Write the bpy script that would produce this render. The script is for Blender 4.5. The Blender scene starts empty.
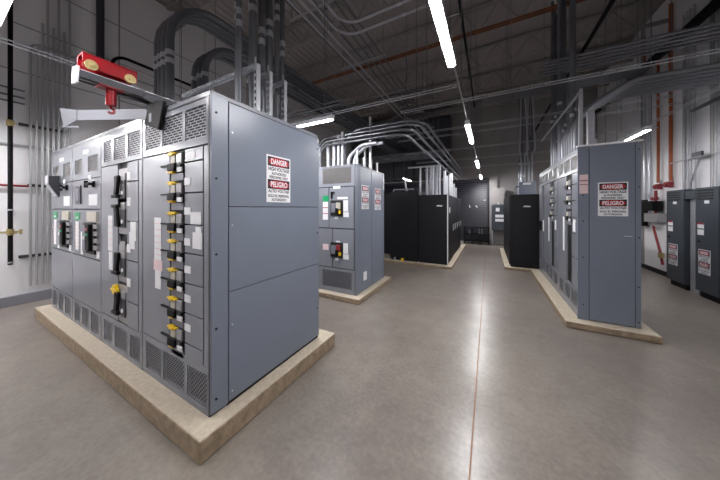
import bpy, math, random
from mathutils import Vector, Matrix
random.seed(7)
S = bpy.context.scene
COL = S.collection
PI = math.pi
ORD = ['first', 'second', 'third', 'fourth', 'fifth', 'sixth', 'seventh', 'eighth', 'ninth', 'tenth',
       'eleventh', 'twelfth', 'thirteenth', 'fourteenth', 'fifteenth', 'sixteenth']

# ------------------------------------------------------------------ materials
def srgb(r, g, b):
    f = lambda c: (c / 255 / 12.92) if c / 255 <= .04045 else ((c / 255 + .055) / 1.055) ** 2.4
    return (f(r), f(g), f(b), 1)

def mat(name, col, rough=.5, metal=0., noise=0., nscale=8., bump=0., spec=.5, emit=None, estr=0.):
    m = bpy.data.materials.new(name); m.use_nodes = True
    nt = m.node_tree; b = nt.nodes['Principled BSDF']
    b.inputs['Base Color'].default_value = col
    b.inputs['Roughness'].default_value = rough
    b.inputs['Metallic'].default_value = metal
    b.inputs['Specular IOR Level'].default_value = spec
    if emit:
        b.inputs['Emission Color'].default_value = emit
        b.inputs['Emission Strength'].default_value = estr
    if noise or bump:
        tc = nt.nodes.new('ShaderNodeTexCoord')
        n = nt.nodes.new('ShaderNodeTexNoise'); n.inputs['Scale'].default_value = nscale
        n.inputs['Detail'].default_value = 6
        nt.links.new(tc.outputs['Object'], n.inputs['Vector'])
        if noise:
            mr = nt.nodes.new('ShaderNodeMapRange')
            mr.inputs['From Min'].default_value = .3; mr.inputs['From Max'].default_value = .7
            mr.inputs['To Min'].default_value = 1 - noise; mr.inputs['To Max'].default_value = 1 + noise
            nt.links.new(n.outputs['Fac'], mr.inputs['Value'])
            mx = nt.nodes.new('ShaderNodeVectorMath'); mx.operation = 'SCALE'
            mx.inputs[0].default_value = col[:3]
            nt.links.new(mr.outputs['Result'], mx.inputs['Scale'])
            nt.links.new(mx.outputs['Vector'], b.inputs['Base Color'])
        if bump:
            bp = nt.nodes.new('ShaderNodeBump'); bp.inputs['Strength'].default_value = bump
            bp.inputs['Distance'].default_value = .01
            nt.links.new(n.outputs['Fac'], bp.inputs['Height'])
            nt.links.new(bp.outputs['Normal'], b.inputs['Normal'])
    return m

def perf_mat(name, col, pu, pz, shift, fu, fz, rough=.4, metal=0., vert=False):
    """sheet metal with staggered punched slots (open holes)"""
    m = mat(name, col, rough, metal)
    nt = m.node_tree; b = nt.nodes['Principled BSDF']; out = nt.nodes['Material Output']
    tc = nt.nodes.new('ShaderNodeTexCoord'); sp = nt.nodes.new('ShaderNodeSeparateXYZ')
    nt.links.new(tc.outputs['Object'], sp.inputs[0])
    def M(op, a, bb=None):
        n = nt.nodes.new('ShaderNodeMath'); n.operation = op
        for i, v in enumerate((a, bb)):
            if v is None: continue
            if isinstance(v, (int, float)): n.inputs[i].default_value = v
            else: nt.links.new(v, n.inputs[i])
        return n.outputs[0]
    along = M('ADD', sp.outputs['X'], sp.outputs['Y'])
    z = M('DIVIDE', sp.outputs['Z'], pz)
    row = M('FLOOR', z)
    u = M('ADD', M('DIVIDE', along, pu), M('MULTIPLY', row, shift))
    mu = M('LESS_THAN', M('FRACT', u), fu)
    mz = M('LESS_THAN', M('FRACT', z), fz)
    mask = M('MULTIPLY', mu, mz)
    tr = nt.nodes.new('ShaderNodeBsdfTransparent'); mix = nt.nodes.new('ShaderNodeMixShader')
    nt.links.new(mask, mix.inputs[0]); nt.links.new(b.outputs[0], mix.inputs[1]); nt.links.new(tr.outputs[0], mix.inputs[2])
    nt.links.new(mix.outputs[0], out.inputs['Surface'])
    return m

GRAY = srgb(132, 135, 143)
M_ = dict(
    paint=mat('switchgear_gray', GRAY, .25, noise=.03, nscale=3),
    paintb=mat('switchgear_blue_gray', srgb(120, 127, 141), .30, noise=.03, nscale=3),
    panel=mat('wall_panel_gray', srgb(64, 70, 77), .4, noise=.03),
    gasket=mat('gasket_black', srgb(14, 14, 16), .7),
    black=mat('black_plastic', srgb(11, 11, 13), .6, spec=.2),
    blackpaint=mat('black_powdercoat', srgb(17, 17, 23), .5, noise=.05, spec=.35),
    slot=perf_mat('louvre_gray', GRAY, .080, .021, .36, .86, .64),
    holes=perf_mat('perforated_gray', srgb(120, 123, 130), .034, .017, .5, .70, .66),
    fine=perf_mat('fine_mesh_gray', srgb(134, 131, 130), .014, .009, .5, .8, .72),
    galv=mat('galvanized_steel', srgb(196, 198, 204), .34, .55, noise=.08, nscale=14),
    conduit=mat('conduit_steel', srgb(124, 126, 132), .36, .75, noise=.06, nscale=9),
    strutp=perf_mat('slotted_strut', srgb(186, 188, 194), .05, .05, 0., .45, .5, .35, .8),
    wallpipe=mat('light_wall_conduit', srgb(184, 184, 188), .4, .25),
    armgray=mat('arm_gray', srgb(168, 170, 177), .4, .1),
    collar=mat('bright_coupling', srgb(215, 217, 222), .28, .85),
    concrete=mat('plinth_concrete', srgb(188, 176, 157), .85, noise=.12, nscale=26, bump=.6),
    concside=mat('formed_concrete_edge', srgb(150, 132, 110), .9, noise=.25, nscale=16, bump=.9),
    white=mat('white_paint', srgb(232, 232, 234), .5),
    paper=mat('paper_label', srgb(236, 236, 238), .6),
    pinkp=mat('pink_label', srgb(232, 205, 208), .6),
    signred=mat('sign_red', srgb(176, 16, 36), .4),
    signblack=mat('sign_black', srgb(18, 18, 22), .4),
    signwhite=mat('sign_white', srgb(240, 240, 243), .4),
    green=mat('label_green', srgb(20, 148, 92), .5),
    yellow=mat('yellow_plastic', srgb(238, 198, 34), .4),
    orange=mat('orange_conduit', srgb(168, 82, 38), .45),
    red=mat('red_enamel', srgb(142, 8, 22), .3),
    redpipe=mat('red_pipe_paint', srgb(140, 44, 50), .4),
    brass=mat('brass_bolt', srgb(198, 180, 128), .35, .7),
    clear=mat('smoked_cover', srgb(156, 154, 156), .25),
    beigep=mat('beige_terminal', srgb(196, 190, 176), .5),
    darkgray=mat('dark_gray_plastic', srgb(62, 62, 68), .45),
    midgray=mat('mid_gray_plate', srgb(120, 120, 132), .45),
    rust=mat('rust_primer', srgb(120, 76, 52), .8, noise=.3, nscale=4),
    joist=mat('joist_gray', srgb(150, 145, 142), .7, noise=.1),
    wall=mat('wall_paint', srgb(240, 239, 241), .6, noise=.025, nscale=1.3),
    wallg=mat('wall_gray_paint', srgb(158, 154, 153), .7, noise=.05, nscale=1.3),
    ceil=mat('ceiling_deck', srgb(160, 153, 151), .8, noise=.08, nscale=.7),
    base=mat('curb_gray', srgb(134, 134, 142), .6, noise=.05),
    rollup=mat('rollup_navy', srgb(26, 27, 38), .45, noise=.05),
    lamp=mat('lamp_lens', srgb(240, 240, 250), .4, emit=(1, .985, 1.0, 1), estr=150.),
    caulk=mat('joint_filler', srgb(146, 112, 84), .7),
)

def floor_mat():
    m = mat('polished_concrete', srgb(126, 118, 112), .3)
    nt = m.node_tree; b = nt.nodes['Principled BSDF']; L = nt.links
    tc = nt.nodes.new('ShaderNodeTexCoord')
    def noise(scale, det, dist=0., rough=.6):
        n = nt.nodes.new('ShaderNodeTexNoise'); n.inputs['Scale'].default_value = scale
        n.inputs['Detail'].default_value = det; n.inputs['Distortion'].default_value = dist
        n.inputs['Roughness'].default_value = rough
        L.new(tc.outputs['Object'], n.inputs['Vector']); return n.outputs['Fac']
    n1 = noise(.55, 3, .3, .5); n2 = noise(5., 6, .2, .6); n3 = noise(28, 5)
    def M(op, a, bb):
        n = nt.nodes.new('ShaderNodeMath'); n.operation = op
        for i, v in enumerate((a, bb)):
            if isinstance(v, (int, float)): n.inputs[i].default_value = v
            else: L.new(v, n.inputs[i])
        return n.outputs[0]
    s = M('ADD', M('ADD', M('MULTIPLY', n1, .44), M('MULTIPLY', n2, .26)), M('MULTIPLY', n3, .30))
    cr = nt.nodes.new('ShaderNodeValToRGB'); L.new(s, cr.inputs[0])
    cr.color_ramp.interpolation = 'B_SPLINE'
    e = cr.color_ramp.elements
    e[0].position = .36; e[0].color = srgb(110, 101, 97)
    e[1].position = .64; e[1].color = srgb(150, 142, 131)
    x = e.new(.5); x.color = srgb(128, 120, 113)
    L.new(cr.outputs[0], b.inputs['Base Color'])
    mr = nt.nodes.new('ShaderNodeMapRange'); L.new(n1, mr.inputs[0])
    mr.inputs[1].default_value = .3; mr.inputs[2].default_value = .7
    mr.inputs[3].default_value = .277; mr.inputs[4].default_value = .279
    L.new(mr.outputs[0], b.inputs['Roughness'])
    return m
M_['floor'] = floor_mat()
M_['lampmid'] = mat('lamp_lens_mid', srgb(240, 240, 250), .4, emit=(1, .985, 1.0, 1), estr=95.)
M_['lampdim'] = mat('lamp_lens_dim', srgb(240, 240, 250), .4, emit=(1, .985, 1.0, 1), estr=66.)

# ------------------------------------------------------------------ mesh builder
class MB:
    def __init__(s): s.v = []; s.f = []; s.fm = []; s.mats = []; s.cur = 0
    def m(s, name):
        mm = M_[name]
        if mm not in s.mats: s.mats.append(mm)
        s.cur = s.mats.index(mm); return s
    def face(s, pts):
        i = len(s.v); s.v += [tuple(p) for p in pts]; s.f.append(list(range(i, i + len(pts)))); s.fm.append(s.cur)
    def raw(s, vs, fs):
        i = len(s.v); s.v += [tuple(p) for p in vs]
        for f in fs: s.f.append([i + k for k in f]); s.fm.append(s.cur)
        return s
    def box(s, x0, x1, y0, y1, z0, z1):
        if x0 > x1: x0, x1 = x1, x0
        if y0 > y1: y0, y1 = y1, y0
        if z0 > z1: z0, z1 = z1, z0
        v = [(x0, y0, z0), (x1, y0, z0), (x1, y1, z0), (x0, y1, z0), (x0, y0, z1), (x1, y0, z1), (x1, y1, z1), (x0, y1, z1)]
        return s.raw(v, [(0, 3, 2, 1), (4, 5, 6, 7), (0, 1, 5, 4), (1, 2, 6, 5), (2, 3, 7, 6), (3, 0, 4, 7)])
    def cbox(s, c, size): return s.box(c[0] - size[0] / 2, c[0] + size[0] / 2, c[1] - size[1] / 2, c[1] + size[1] / 2, c[2] - size[2] / 2, c[2] + size[2] / 2)
    def prism(s, poly, axis, a0, a1):
        """poly = 2D points in the two other axes, extruded along axis 0/1/2"""
        def P(p, a):
            q = list(p); q.insert(axis, a); return tuple(q)
        n = len(poly); v = [P(p, a0) for p in poly] + [P(p, a1) for p in poly]
        f = [list(range(n))[::-1], list(range(n, 2 * n))] + [[i, (i + 1) % n, n + (i + 1) % n, n + i] for i in range(n)]
        return s.raw(v, f)
    def bar(s, p0, p1, w, h, up=(0, 0, 1)):
        p0, p1 = Vector(p0), Vector(p1); d = (p1 - p0).normalized(); up = Vector(up)
        if abs(d.dot(up)) > .99: up = Vector((0, 1, 0))
        a = d.cross(up).normalized(); b = a.cross(d)
        v = []
        for p in (p0, p1):
            for i, j in ((-1, -1), (1, -1), (1, 1), (-1, 1)): v.append(tuple(p + a * (i * w / 2) + b * (j * h / 2)))
        return s.raw(v, [(3, 2, 1, 0), (4, 5, 6, 7), (0, 1, 5, 4), (1, 2, 6, 5), (2, 3, 7, 6), (3, 0, 4, 7)])
    def tube(s, pts, r, n=10):
        pts = [Vector(p) for p in pts]
        d0 = (pts[1] - pts[0]).normalized()
        a = d0.orthogonal().normalized(); rings = []
        for i, p in enumerate(pts):
            d = (pts[min(i + 1, len(pts) - 1)] - pts[max(i - 1, 0)]).normalized()
            a = (a - d * a.dot(d)).normalized(); b = d.cross(a)
            rr = r[i] if isinstance(r, (list, tuple)) else r
            rings.append([tuple(p + (a * math.cos(2 * PI * k / n) + b * math.sin(2 * PI * k / n)) * rr) for k in range(n)])
        v = [q for rg in rings for q in rg]; f = []
        for i in range(len(pts) - 1):
            for k in range(n): f.append((i * n + k, i * n + (k + 1) % n, (i + 1) * n + (k + 1) % n, (i + 1) * n + k))
        f.append(tuple(range(n))[::-1]); f.append(tuple(range((len(pts) - 1) * n, len(pts) * n)))
        return s.raw(v, f)
    def cyl(s, p0, p1, r, n=12): return s.tube([p0, p1], r, n)
    def build(s, name, parent=None, off=(0, 0, 0), bevel=0., smooth=True):
        me = bpy.data.meshes.new(name)
        me.from_pydata([(x - off[0], y - off[1], z - off[2]) for x, y, z in s.v], [], s.f)
        for m in s.mats: me.materials.append(m)
        me.polygons.foreach_set('material_index', s.fm)
        me.update()
        if smooth:
            me.polygons.foreach_set('use_smooth', [True] * len(me.polygons))
            me.set_sharp_from_angle(angle=math.radians(35))
        o = bpy.data.objects.new(name, me); COL.objects.link(o)
        if parent is not None: o.parent = parent
        else: o.location = off
        if bevel:
            md = o.modifiers.new('bevel', 'BEVEL'); md.width = bevel; md.segments = 2; md.limit_method = 'ANGLE'
        return o

def tag(o, label, cat, group=None):
    o['label'] = label; o['category'] = cat
    if group: o['group'] = group
    return o
def thing(name, label, cat, loc=(0, 0, 0), rz=0., group=None):
    o = bpy.data.objects.new(name, None); COL.objects.link(o)
    o.empty_display_size = .1
    o.location = loc; o.rotation_euler = (0, 0, rz)
    return tag(o, label, cat, group)
def struct(o): o['kind'] = 'structure'; return o
def fillet(pts, R, n=6):
    pts = [Vector(p) for p in pts]; out = [pts[0]]
    for i in range(1, len(pts) - 1):
        p = pts[i]; a = (pts[i - 1] - p); b = (pts[i + 1] - p)
        la, lb = a.length, b.length; a.normalize(); b.normalize()
        ang = a.angle(b)
        t = min(R / math.tan(ang / 2), la * .49, lb * .49) if ang < PI - .01 else 0
        if t < 1e-4: out.append(p); continue
        q0, q1 = p + a * t, p + b * t
        rr = t * math.tan(ang / 2); c = p + (a + b).normalized() * (rr / math.sin(ang / 2))
        v0, v1 = q0 - c, q1 - c
        tot = v0.angle(v1)
        for k in range(n + 1):
            w = k / n
            out.append(c + (v0 * math.sin((1 - w) * tot) + v1 * math.sin(w * tot)) / math.sin(tot))
    out.append(pts[-1]); return out

_tc = {}
def text_mesh(body):
    if body not in _tc:
        cu = bpy.data.curves.new('t', 'FONT'); cu.body = body; cu.size = 1; cu.offset = .03; cu.resolution_u = 3
        ob = bpy.data.objects.new('t', cu)
        me = bpy.data.meshes.new_from_object(ob)
        vs = [v.co.copy() for v in me.vertices]; fs = [tuple(p.vertices) for p in me.polygons]
        x0 = min(v.x for v in vs); x1 = max(v.x for v in vs); y0 = min(v.y for v in vs); y1 = max(v.y for v in vs)
        _tc[body] = ([((v.x - x0) / (x1 - x0) - .5, (v.y - y0) / (y1 - y0) - .5) for v in vs], fs)
        bpy.data.objects.remove(ob); bpy.data.curves.remove(cu); bpy.data.meshes.remove(me)
    return _tc[body]
def put_text(mb, body, cx, cz, w, h, v, flip=1):
    vs, fs = text_mesh(body)
    mb.raw([(cx + x * w, v, cz + z * h) for x, z in vs], fs)

# sign: local frame u (x), out of the wall = -y, z up.  centre at (cx,cz), on plane y=v
def danger_sign(parent, cx, cz, v, W=.29, Hh=.44, rz=0., loc=None, letters=True):
    holder = MB(); holder.m('signwhite').box(-W / 2, W / 2, -.004, 0, -Hh / 2, Hh / 2)
    h = .088 * Hh / .44
    zt = [Hh * .368, -Hh * .115]
    for z in zt:
        holder.m('signblack').box(-W * .455, W * .455, -.0052, -.002, z - h / 2, z + h / 2)
        pts = []
        for k in range(28):
            a = 2 * PI * k / 28; c, s_ = math.cos(a), math.sin(a)
            pts.append((math.copysign(abs(c) ** .6, c) * W * .41, z + math.copysign(abs(s_) ** .8, s_) * h * .42))
        holder.m('signred').prism(pts, 1, -.0062, -.003)
    o = holder.build('danger_sign', parent, smooth=False)
    o.location = (cx, v, cz) if loc is None else loc
    o.rotation_euler = (0, 0, rz)
    for mt, body, z, w, hh, v_ in (('signwhite', 'DANGER', zt[0] / Hh, .68, h * .6 / Hh, -.0068), ('signwhite', 'PELIGRO', zt[1] / Hh, .70, h * .6 / Hh, -.0068),
            ('signblack', 'HIGH VOLTAGE', .212, .88, .082, -.0049), ('signblack', 'AUTHORIZED', .115, .62, .060, -.0049), ('signblack', 'PERSONNEL ONLY', .035, .78, .060, -.0049),
            ('signblack', 'ALTO VOLTAJE', -.268, .88, .082, -.0049), ('signblack', 'SOLO EL PERSONAL', -.362, .88, .060, -.0049), ('signblack', 'AUTORIZADO', -.445, .62, .056, -.0049)):
        t = MB().m(mt); put_text(t, body, 0, z * Hh, W * w, Hh * hh, v_)
        t.build('lettering', o, smooth=False)
    return o

# ------------------------------------------------------------------ the room
XL, XR, YF, YB, ZC = -7.03, 3.72, 12.6, -4.2, 6.6
struct(MB().m('floor').box(XL - .2, XR + .2, YB - .2, YF + .2, -.2, 0).build('floor', smooth=False))
mb = MB().m('ceil')
x = XL - .2
while x < XR + .2:   # corrugated roof deck, flutes along Y
    mb.prism([(x, ZC), (x, ZC + .1), (x + .3, ZC + .1), (x + .3, ZC), (x + .26, ZC), (x + .23, ZC + .04), (x + .07, ZC + .04), (x + .04, ZC)][::-1], 1, YB - .2, YF + .2) if False else None
    mb.box(x, x + .10, YB - .2, YF + .2, ZC + .03, ZC + .05)
    x += .2
mb.box(XL - .2, XR + .2, YB - .2, YF + .2, ZC + .05, ZC + .15)
struct(mb.build('ceiling', smooth=False))
struct(MB().m('wall').box(XL - .2, XL, YB, YF, 0, ZC).build('wall_left', smooth=False))
struct(MB().m('wall').box(XR, XR + .2, YB, YF, 0, ZC).build('wall_right', smooth=False))
struct(MB().m('wallg').box(XL, XR, YF, YF + .2, 0, ZC).build('wall_far', smooth=False))
struct(MB().m('wall').box(XL, XR, YB - .2, YB, 0, ZC).build('wall_near', smooth=False))
mb = MB().m('base')
y = YB + .02
while y < YF - .1:
    y1 = min(y + 1.55, YF - .1); mb.box(XL, XL + .06, y + .004, y1 - .004, 0, .165); y = y1
struct(mb.build('baseboard_left', bevel=.006))
struct(MB().m('gasket').box(XR - .02, XR, YB + .02, YF - .02, 0, .11).build('baseboard_right'))
# precast panel joints on the left wall
n = 1
for z in (5.55, 4.75, 3.95):
    struct(MB().m('wallg').box(XL, XL + .008, YB, YF, z - .008, z + .008).build('trim_%d' % n)); n += 1
for yy in (2.1, 5.2, 8.3):
    struct(MB().m('wallg').box(XL, XL + .010, yy - .012, yy + .012, .17, ZC).build('trim_%d' % n)); n += 1
for yy in (9.46, 7.1, 5.0):
    struct(MB().m('wallg').box(XR - .03, XR, yy - .05, yy + .05, .11, ZC).build('trim_%d' % n)); n += 1
# filled saw-cut joints in the floor
struct(MB().m('caulk').box(-.109, -.099, YB, 9.2, -.004, .0012).build('trim_%d' % n)); n += 1
struct(MB().m('caulk').box(-.85, .35, 8.05, 8.06, -.004, .0012).build('trim_%d' % n)); n += 1
# pilaster on the far wall
struct(MB().m('wallg').box(.02, .34, YF - .14, YF, 0, ZC).build('trim_%d' % n)); n += 1
# rolling door, far wall
mb = MB().m('rollup')
z = .08
while z < 2.9:
    mb.prism([(YF - .055, z), (YF - .03, z + .002), (YF, z + .002), (YF, z + .094), (YF - .03, z + .094)], 0, -2.6, 0.0)
    z += .096
mb.box(-2.7, 0.02, YF - .1, YF, 2.88, 3.0)
mb.box(-.06, .02, YF - .09, YF, 0, 2.9)
d1 = struct(mb.build('door_1', smooth=False))
MB().m('white').box(-.83, -.80, YF - .075, YF - .05, 1.66, 1.78).box(-.80, -.76, YF - .075, YF - .05, 1.66, 1.69).build('door_handle', d1)
MB().m('white').box(-.55, -.52, YF - .075, YF - .05, 1.68, 1.76).box(-.52, -.46, YF - .075, YF - .05, 1.66, 1.70).build('door_handle', d1)
MB().m('galv').box(-.22, -.12, YF - .075, YF - .05, 1.98, 2.01).build('door_latch', d1)
struct(MB().m('white').box(-1.6, .02, YF - .28, YF - .1, 0, .045).build('door_sill' if False else 'trim_%d' % n)); n += 1

mb = MB().m('rollup'); z = .08
while z < 2.9:
    mb.prism([(YF - .055, z), (YF - .03, z + .002), (YF, z + .002), (YF, z + .094), (YF - .03, z + .094)], 0, -6.4, -2.8); z += .096
mb.box(-6.5, -2.72, YF - .1, YF, 2.88, 3.0)
struct(mb.build('added_door', smooth=False))  # made-up second door, added to darken the left of the far wall
t = thing('air_duct', 'big dark gray air duct high on the far wall, left of the aisle', 'duct', (-4.2, 12.1, 3.06), 0)
MB().m('darkgray').box(-2.7, 2.6, -.5, .45, 0, 1.1).box(-2.7, 2.6, -.3, .45, 1.25, 2.9).build('duct', t, bevel=.02)
m = MB().m('gasket')
for i in range(5): m.box(-2.2 + i * 1.05, -2.16 + i * 1.05, -.53, .45, -.02, 1.12)
m.build('flange', t)

for k, (y, z) in enumerate(((9.3, 3.55), (10.4, 3.95))):
    t = thing('cable_tray', 'ladder cable tray crossing above the taller black cabinets, %s' % ('nearer and lower' if k == 0 else 'farther and higher'), 'cable tray', (-3.7, y, z), 0)
    for yy in (-.2, .2): MB().m('conduit').box(-2.6, 2.3, yy - .01, yy + .01, 0, .09).build('side_rail', t)
    m = MB().m('conduit')
    for i in range(20): m.box(-2.5 + .25 * i, -2.47 + .25 * i, -.19, .19, .01, .03)
    m.build('rungs', t)
    for xx in (-1.8, 0, 1.8): MB().m('conduit').cyl((xx, .2, .05), (xx, .2, ZC + .045 - z), .006, 6).build('hanger_rod', t)

# ------------------------------------------------------------------ roof joists
for i, y in enumerate((1.2, 3.0, 4.9, 6.6, 8.3, 10.0, 11.6)):
    rusty = abs(y - 6.6) < .01
    zb = 5.96; zt = ZC - .05
    t = thing('roof_joist', 'open web steel roof joist, %s from the far door%s' % (ORD[6 - i], ', rust coloured bottom chord' if rusty else ''), 'joist', ((XL + XR) / 2, y, zb), 0)
    off = t.location
    m0 = MB().m('joist')
    for s_ in (-1, 1): m0.box(XL, XR, y + s_ * .025 - .02, y + s_ * .025 + .02, zt, zt + .045)
    m0.build('top_chord', t, off)
    m0 = MB().m('rust' if rusty else 'joist')
    for s_ in (-1, 1): m0.box(XL, XR, y + s_ * .03 - .024, y + s_ * .03 + .024, zb, zb + .05)
    bc = m0.build('bottom_chord', t, off)
    m0 = MB().m('joist'); x = XL + .1; k = 0
    while x < XR - .4:
        m0.cyl((x, y, zb + .03 if k % 2 == 0 else zt + .01), (x + .42, y, zt + .01 if k % 2 == 0 else zb + .03), .013, 6); x += .42; k += 1
    m0.build('web', t, off)

# ------------------------------------------------------------------ plinths
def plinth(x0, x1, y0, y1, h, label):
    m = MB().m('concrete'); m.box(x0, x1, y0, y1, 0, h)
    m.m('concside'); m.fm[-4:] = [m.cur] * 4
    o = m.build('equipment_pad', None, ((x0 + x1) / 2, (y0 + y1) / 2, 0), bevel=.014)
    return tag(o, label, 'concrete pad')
P = .155
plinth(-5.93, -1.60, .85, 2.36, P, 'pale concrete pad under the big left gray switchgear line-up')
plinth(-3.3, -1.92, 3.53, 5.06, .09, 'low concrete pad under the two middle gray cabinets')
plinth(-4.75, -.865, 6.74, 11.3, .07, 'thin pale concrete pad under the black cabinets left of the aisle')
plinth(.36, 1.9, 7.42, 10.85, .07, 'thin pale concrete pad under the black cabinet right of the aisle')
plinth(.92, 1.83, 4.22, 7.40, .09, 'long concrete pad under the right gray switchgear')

# ------------------------------------------------------------------ switchgear sections (local: u right, v depth, z up from pad)
def body(t, W, D, H, cap=.034, end=True, skirt=.0):
    m = MB(); m.m('paintb').box(.004, W - .004, .03, D, 0, H)
    m.m('gasket').box(.012, W - .012, .0245, .034, .01, H - .012)
    m.m('paint').box(.005, .016, 0, .03, 0, H).box(W - .016, W - .005, 0, .03, 0, H).box(.005, W - .005, 0, .03, H - .014, H).box(.005, W - .005, 0, .03, 0, .012)
    m.m('gasket').box(-.001, .0045, .012, D - .02, .01, H).box(W - .0045, W + .001, .012, D - .02, .01, H)
    b = m.build('enclosure', t, smooth=False)
    MB().m('paint').box(0, W, .004, D, H, H + cap).build('roof_cap', t, bevel=.004)
    return b
def plate(t, u0, u1, z0, z1, name='door', mt='paint', v0=0., v1=.024, g=.0045):
    return MB().m(mt).box(u0 + g, u1 - g, v0, v1, z0 + g, z1 - g).build(name, t, bevel=.002)
def louvers(t, us, z0, z1, mt='slot', frame=None, v=-.002):
    for u0, u1 in us:
        m = MB(); m.m(mt); m.face([(u0, v, z0), (u1, v, z0), (u1, v, z1), (u0, v, z1)])
        m.build('louver', t, smooth=False)
def louver_door(t, U0, U1, Z0, Z1, us, z0, z1, mt='slot'):
    """cover plate with openings that the louvres fill"""
    m = MB().m('paint'); g = .0035; U0 += g; U1 -= g; Z0 += g; Z1 -= g
    m.box(U0, U1, 0, .024, Z0, z0).box(U0, U1, 0, .024, z1, Z1)
    e = U0
    for u0, u1 in us: m.box(e, u0, 0, .024, z0, z1); e = u1
    m.box(e, U1, 0, .024, z0, z1)
    d = m.build('louver_cover', t, smooth=False)
    for u0, u1 in us:
        k = MB().m(mt); k.face([(u0, .004, z0), (u1, .004, z0), (u1, .004, z1), (u0, .004, z1)])
        k.build('louver', d, smooth=False)
    return d
_sk = [0]
def sticker(t, u0, u1, z0, z1, mt='paper', v=-.0025, bands=0, lab=None, name='label_sticker'):
    _sk[0] = (_sk[0] + 1) % 7; v = v - .00025 * _sk[0]
    m = MB().m(mt).box(u0, u1, v, .002, z0, z1)
    if bands:
        for k in range(1, bands):
            zz = z0 + (z1 - z0) * k / bands
            m.m('pinkp' if mt == 'paper' else 'signred').box(u0, u1, v - .0008, v + .001, zz - .004, zz + .004)
    o = m.build(name, t, smooth=False)
    if lab: o['label'] = lab
    return o
def screws(t, pts, mt='gasket', r=.008):
    for p in pts:
        m = MB().m(mt)
        m.cyl((p[0], p[1], p[2]), (p[0] + p[3] * .006, p[1] + p[4] * .006, p[2]), r, 10)
        m.build('screw', t)

def breaker_small(t, c0, c1, z, yellow=True, plate_=True):
    """insulated-case breaker in a column opening, centre line z"""
    w = c1 - c0
    m = MB().m('black').box(c0 + .012, c1 - .012, .006, .03, z - .062, z + .105)
    m.m('beigep').box(c0 + w * .14, c0 + w * .46, -.012, .01, z + .012, z + .075)
    m.m('clear').box(c0 + w * .5, c0 + w * .86, -.008, .01, z + .0, z + .085)
    b = m.build('breaker', t, bevel=.003)
    MB().m('black').prism([(-.03, z - .05), (.01, z - .055), (.01, z + .014), (-.026, z + .008)], 0, c0 + w * .06, c0 + w * .56).build('toggle', b, bevel=.004)
    MB().m('darkgray').box(c0 + w * .52, c0 + w * .80, -.012, .01, z - .05, z + .012).build('trip_button', b)
    MB().m('paper').box(c0 + w * .66, c0 + w * .97, -.018, -.01, z - .062, z - .028).build('tag', b)
    MB().m('black').box(c0 - .13, c0 + .01, -.012, .0, z - .006, z + .006).build('locking_bar', b)
    if yellow:
        for dz, ww in ((.088, .62), (-.052, .5)):
            MB().m('yellow').box(c0 - .008, c0 + w * (ww - .08), -.02, .008, z + dz - .006, z + dz + .006).box(c0 + w * .1, c0 + w * .38, -.022, .006, z + dz - .016, z + dz + .013).build('lockout_clip', b, bevel=.003)
    if plate_:
        MB().m('midgray').box(c0 + w * .1, c1 - w * .08, 0, .02, z - .125, z - .07).build('blank_plate', b)
    return b

def breaker_long(t, c0, c1, z, up=True, yellow=False):
    """larger breaker with a long black lever; z = centre of the lever"""
    w = c1 - c0
    m = MB().m('clear').box(c0 + .006, c1 - .014, .004, .03, z - .185, z + .185)
    m.m('darkgray').box(c0 + w * .35, c1 - w * .15, -.008, .01, z - .12, z + .10)
    m.m('clear').box(c0 + w * .5, c1 - w * .1, -.012, .01, z + .06, z + .13)
    b = m.build('breaker', t, bevel=.003)
    s_ = 1 if up else -1
    MB().m('black').prism([(c0 - .06 - .06, z - s_ * .11), (c0 - .005, z - s_ * .11), (c0 + .045, z + s_ * .115), (c0 - .075, z + s_ * .115)] if False else
        [(c0 - .02, z - s_ * .08), (c0 + .06, z - s_ * .08), (c0 + .085, z + s_ * .02), (c0 + .10, z + s_ * .115), (c0 + .0, z + s_ * .115), (c0 + .005, z + s_ * .02)][::(1 if up else -1)], 1, -.035, -.008).build('lever', b, bevel=.012)
    MB().m('black').box(c0 - .05, c0 + .085, -.04, -.008, z - s_ * .11, z - s_ * .078).build('lever_grip', b, bevel=.006)
    MB().m('paper').cyl((c1 - w * .38, -.015, z - .06), (c1 - w * .38, -.005, z - .06), .02, 12).build('tag', b)
    if yellow:
        MB().m('yellow').cyl((c0 - .02, -.03, z + .13), (c0 - .02, .0, z + .13), .05, 14).box(c0 - .08, c0 + .08, -.035, -.01, z + .118, z + .14).build('lockout_clip', b, bevel=.004)
    return b

def handle(t, u, z):
    m = MB().m('black').box(u - .02, u + .012, -.02, .0, z - .035, z + .035).cyl((u, -.02, z), (u, -.045, z), .012, 10)
    m.box(u - .12, u + .01, -.05, -.03, z - .016, z + .016).cyl((u - .12, -.04, z - .04), (u - .12, -.04, z + .04), .018, 10)
    return m.build('door_handle', t, bevel=.003)

def end_panels(t, W, D, H, side=1, split=.845, dots=True):
    """right-hand end cladding (side=+1) : corner post, tall panel, low panel"""
    x0, x1 = (W, W + .016) if side > 0 else (-.016, 0)
    g = .003
    MB().m('paintb').box(x0, x1, .002, .125, .022, H + .01).build('corner_post', t, bevel=.003)
    MB().m('paintb').box(x0, x1, .125 + .006, D, split + .64 + g, H - .012).build('side_panel', t, bevel=.002)
    MB().m('paintb').box(x0, x1, .125 + .006, D, split + g, split + .64 - g).build('side_panel', t, bevel=.002)
    MB().m('paintb').box(x0, x1, .125 + .006, D, .03, split - g).build('side_panel', t, bevel=.002)
    MB().m('gasket').box(x0, x1 - .01, .12, D - .004, .002, H - .004).build('panel_backing', t)  # black sheet: contact shadow under and between the end panels put into colour

DL = 1.205
HL = 2.275
def Z(z): return z - P
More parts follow.
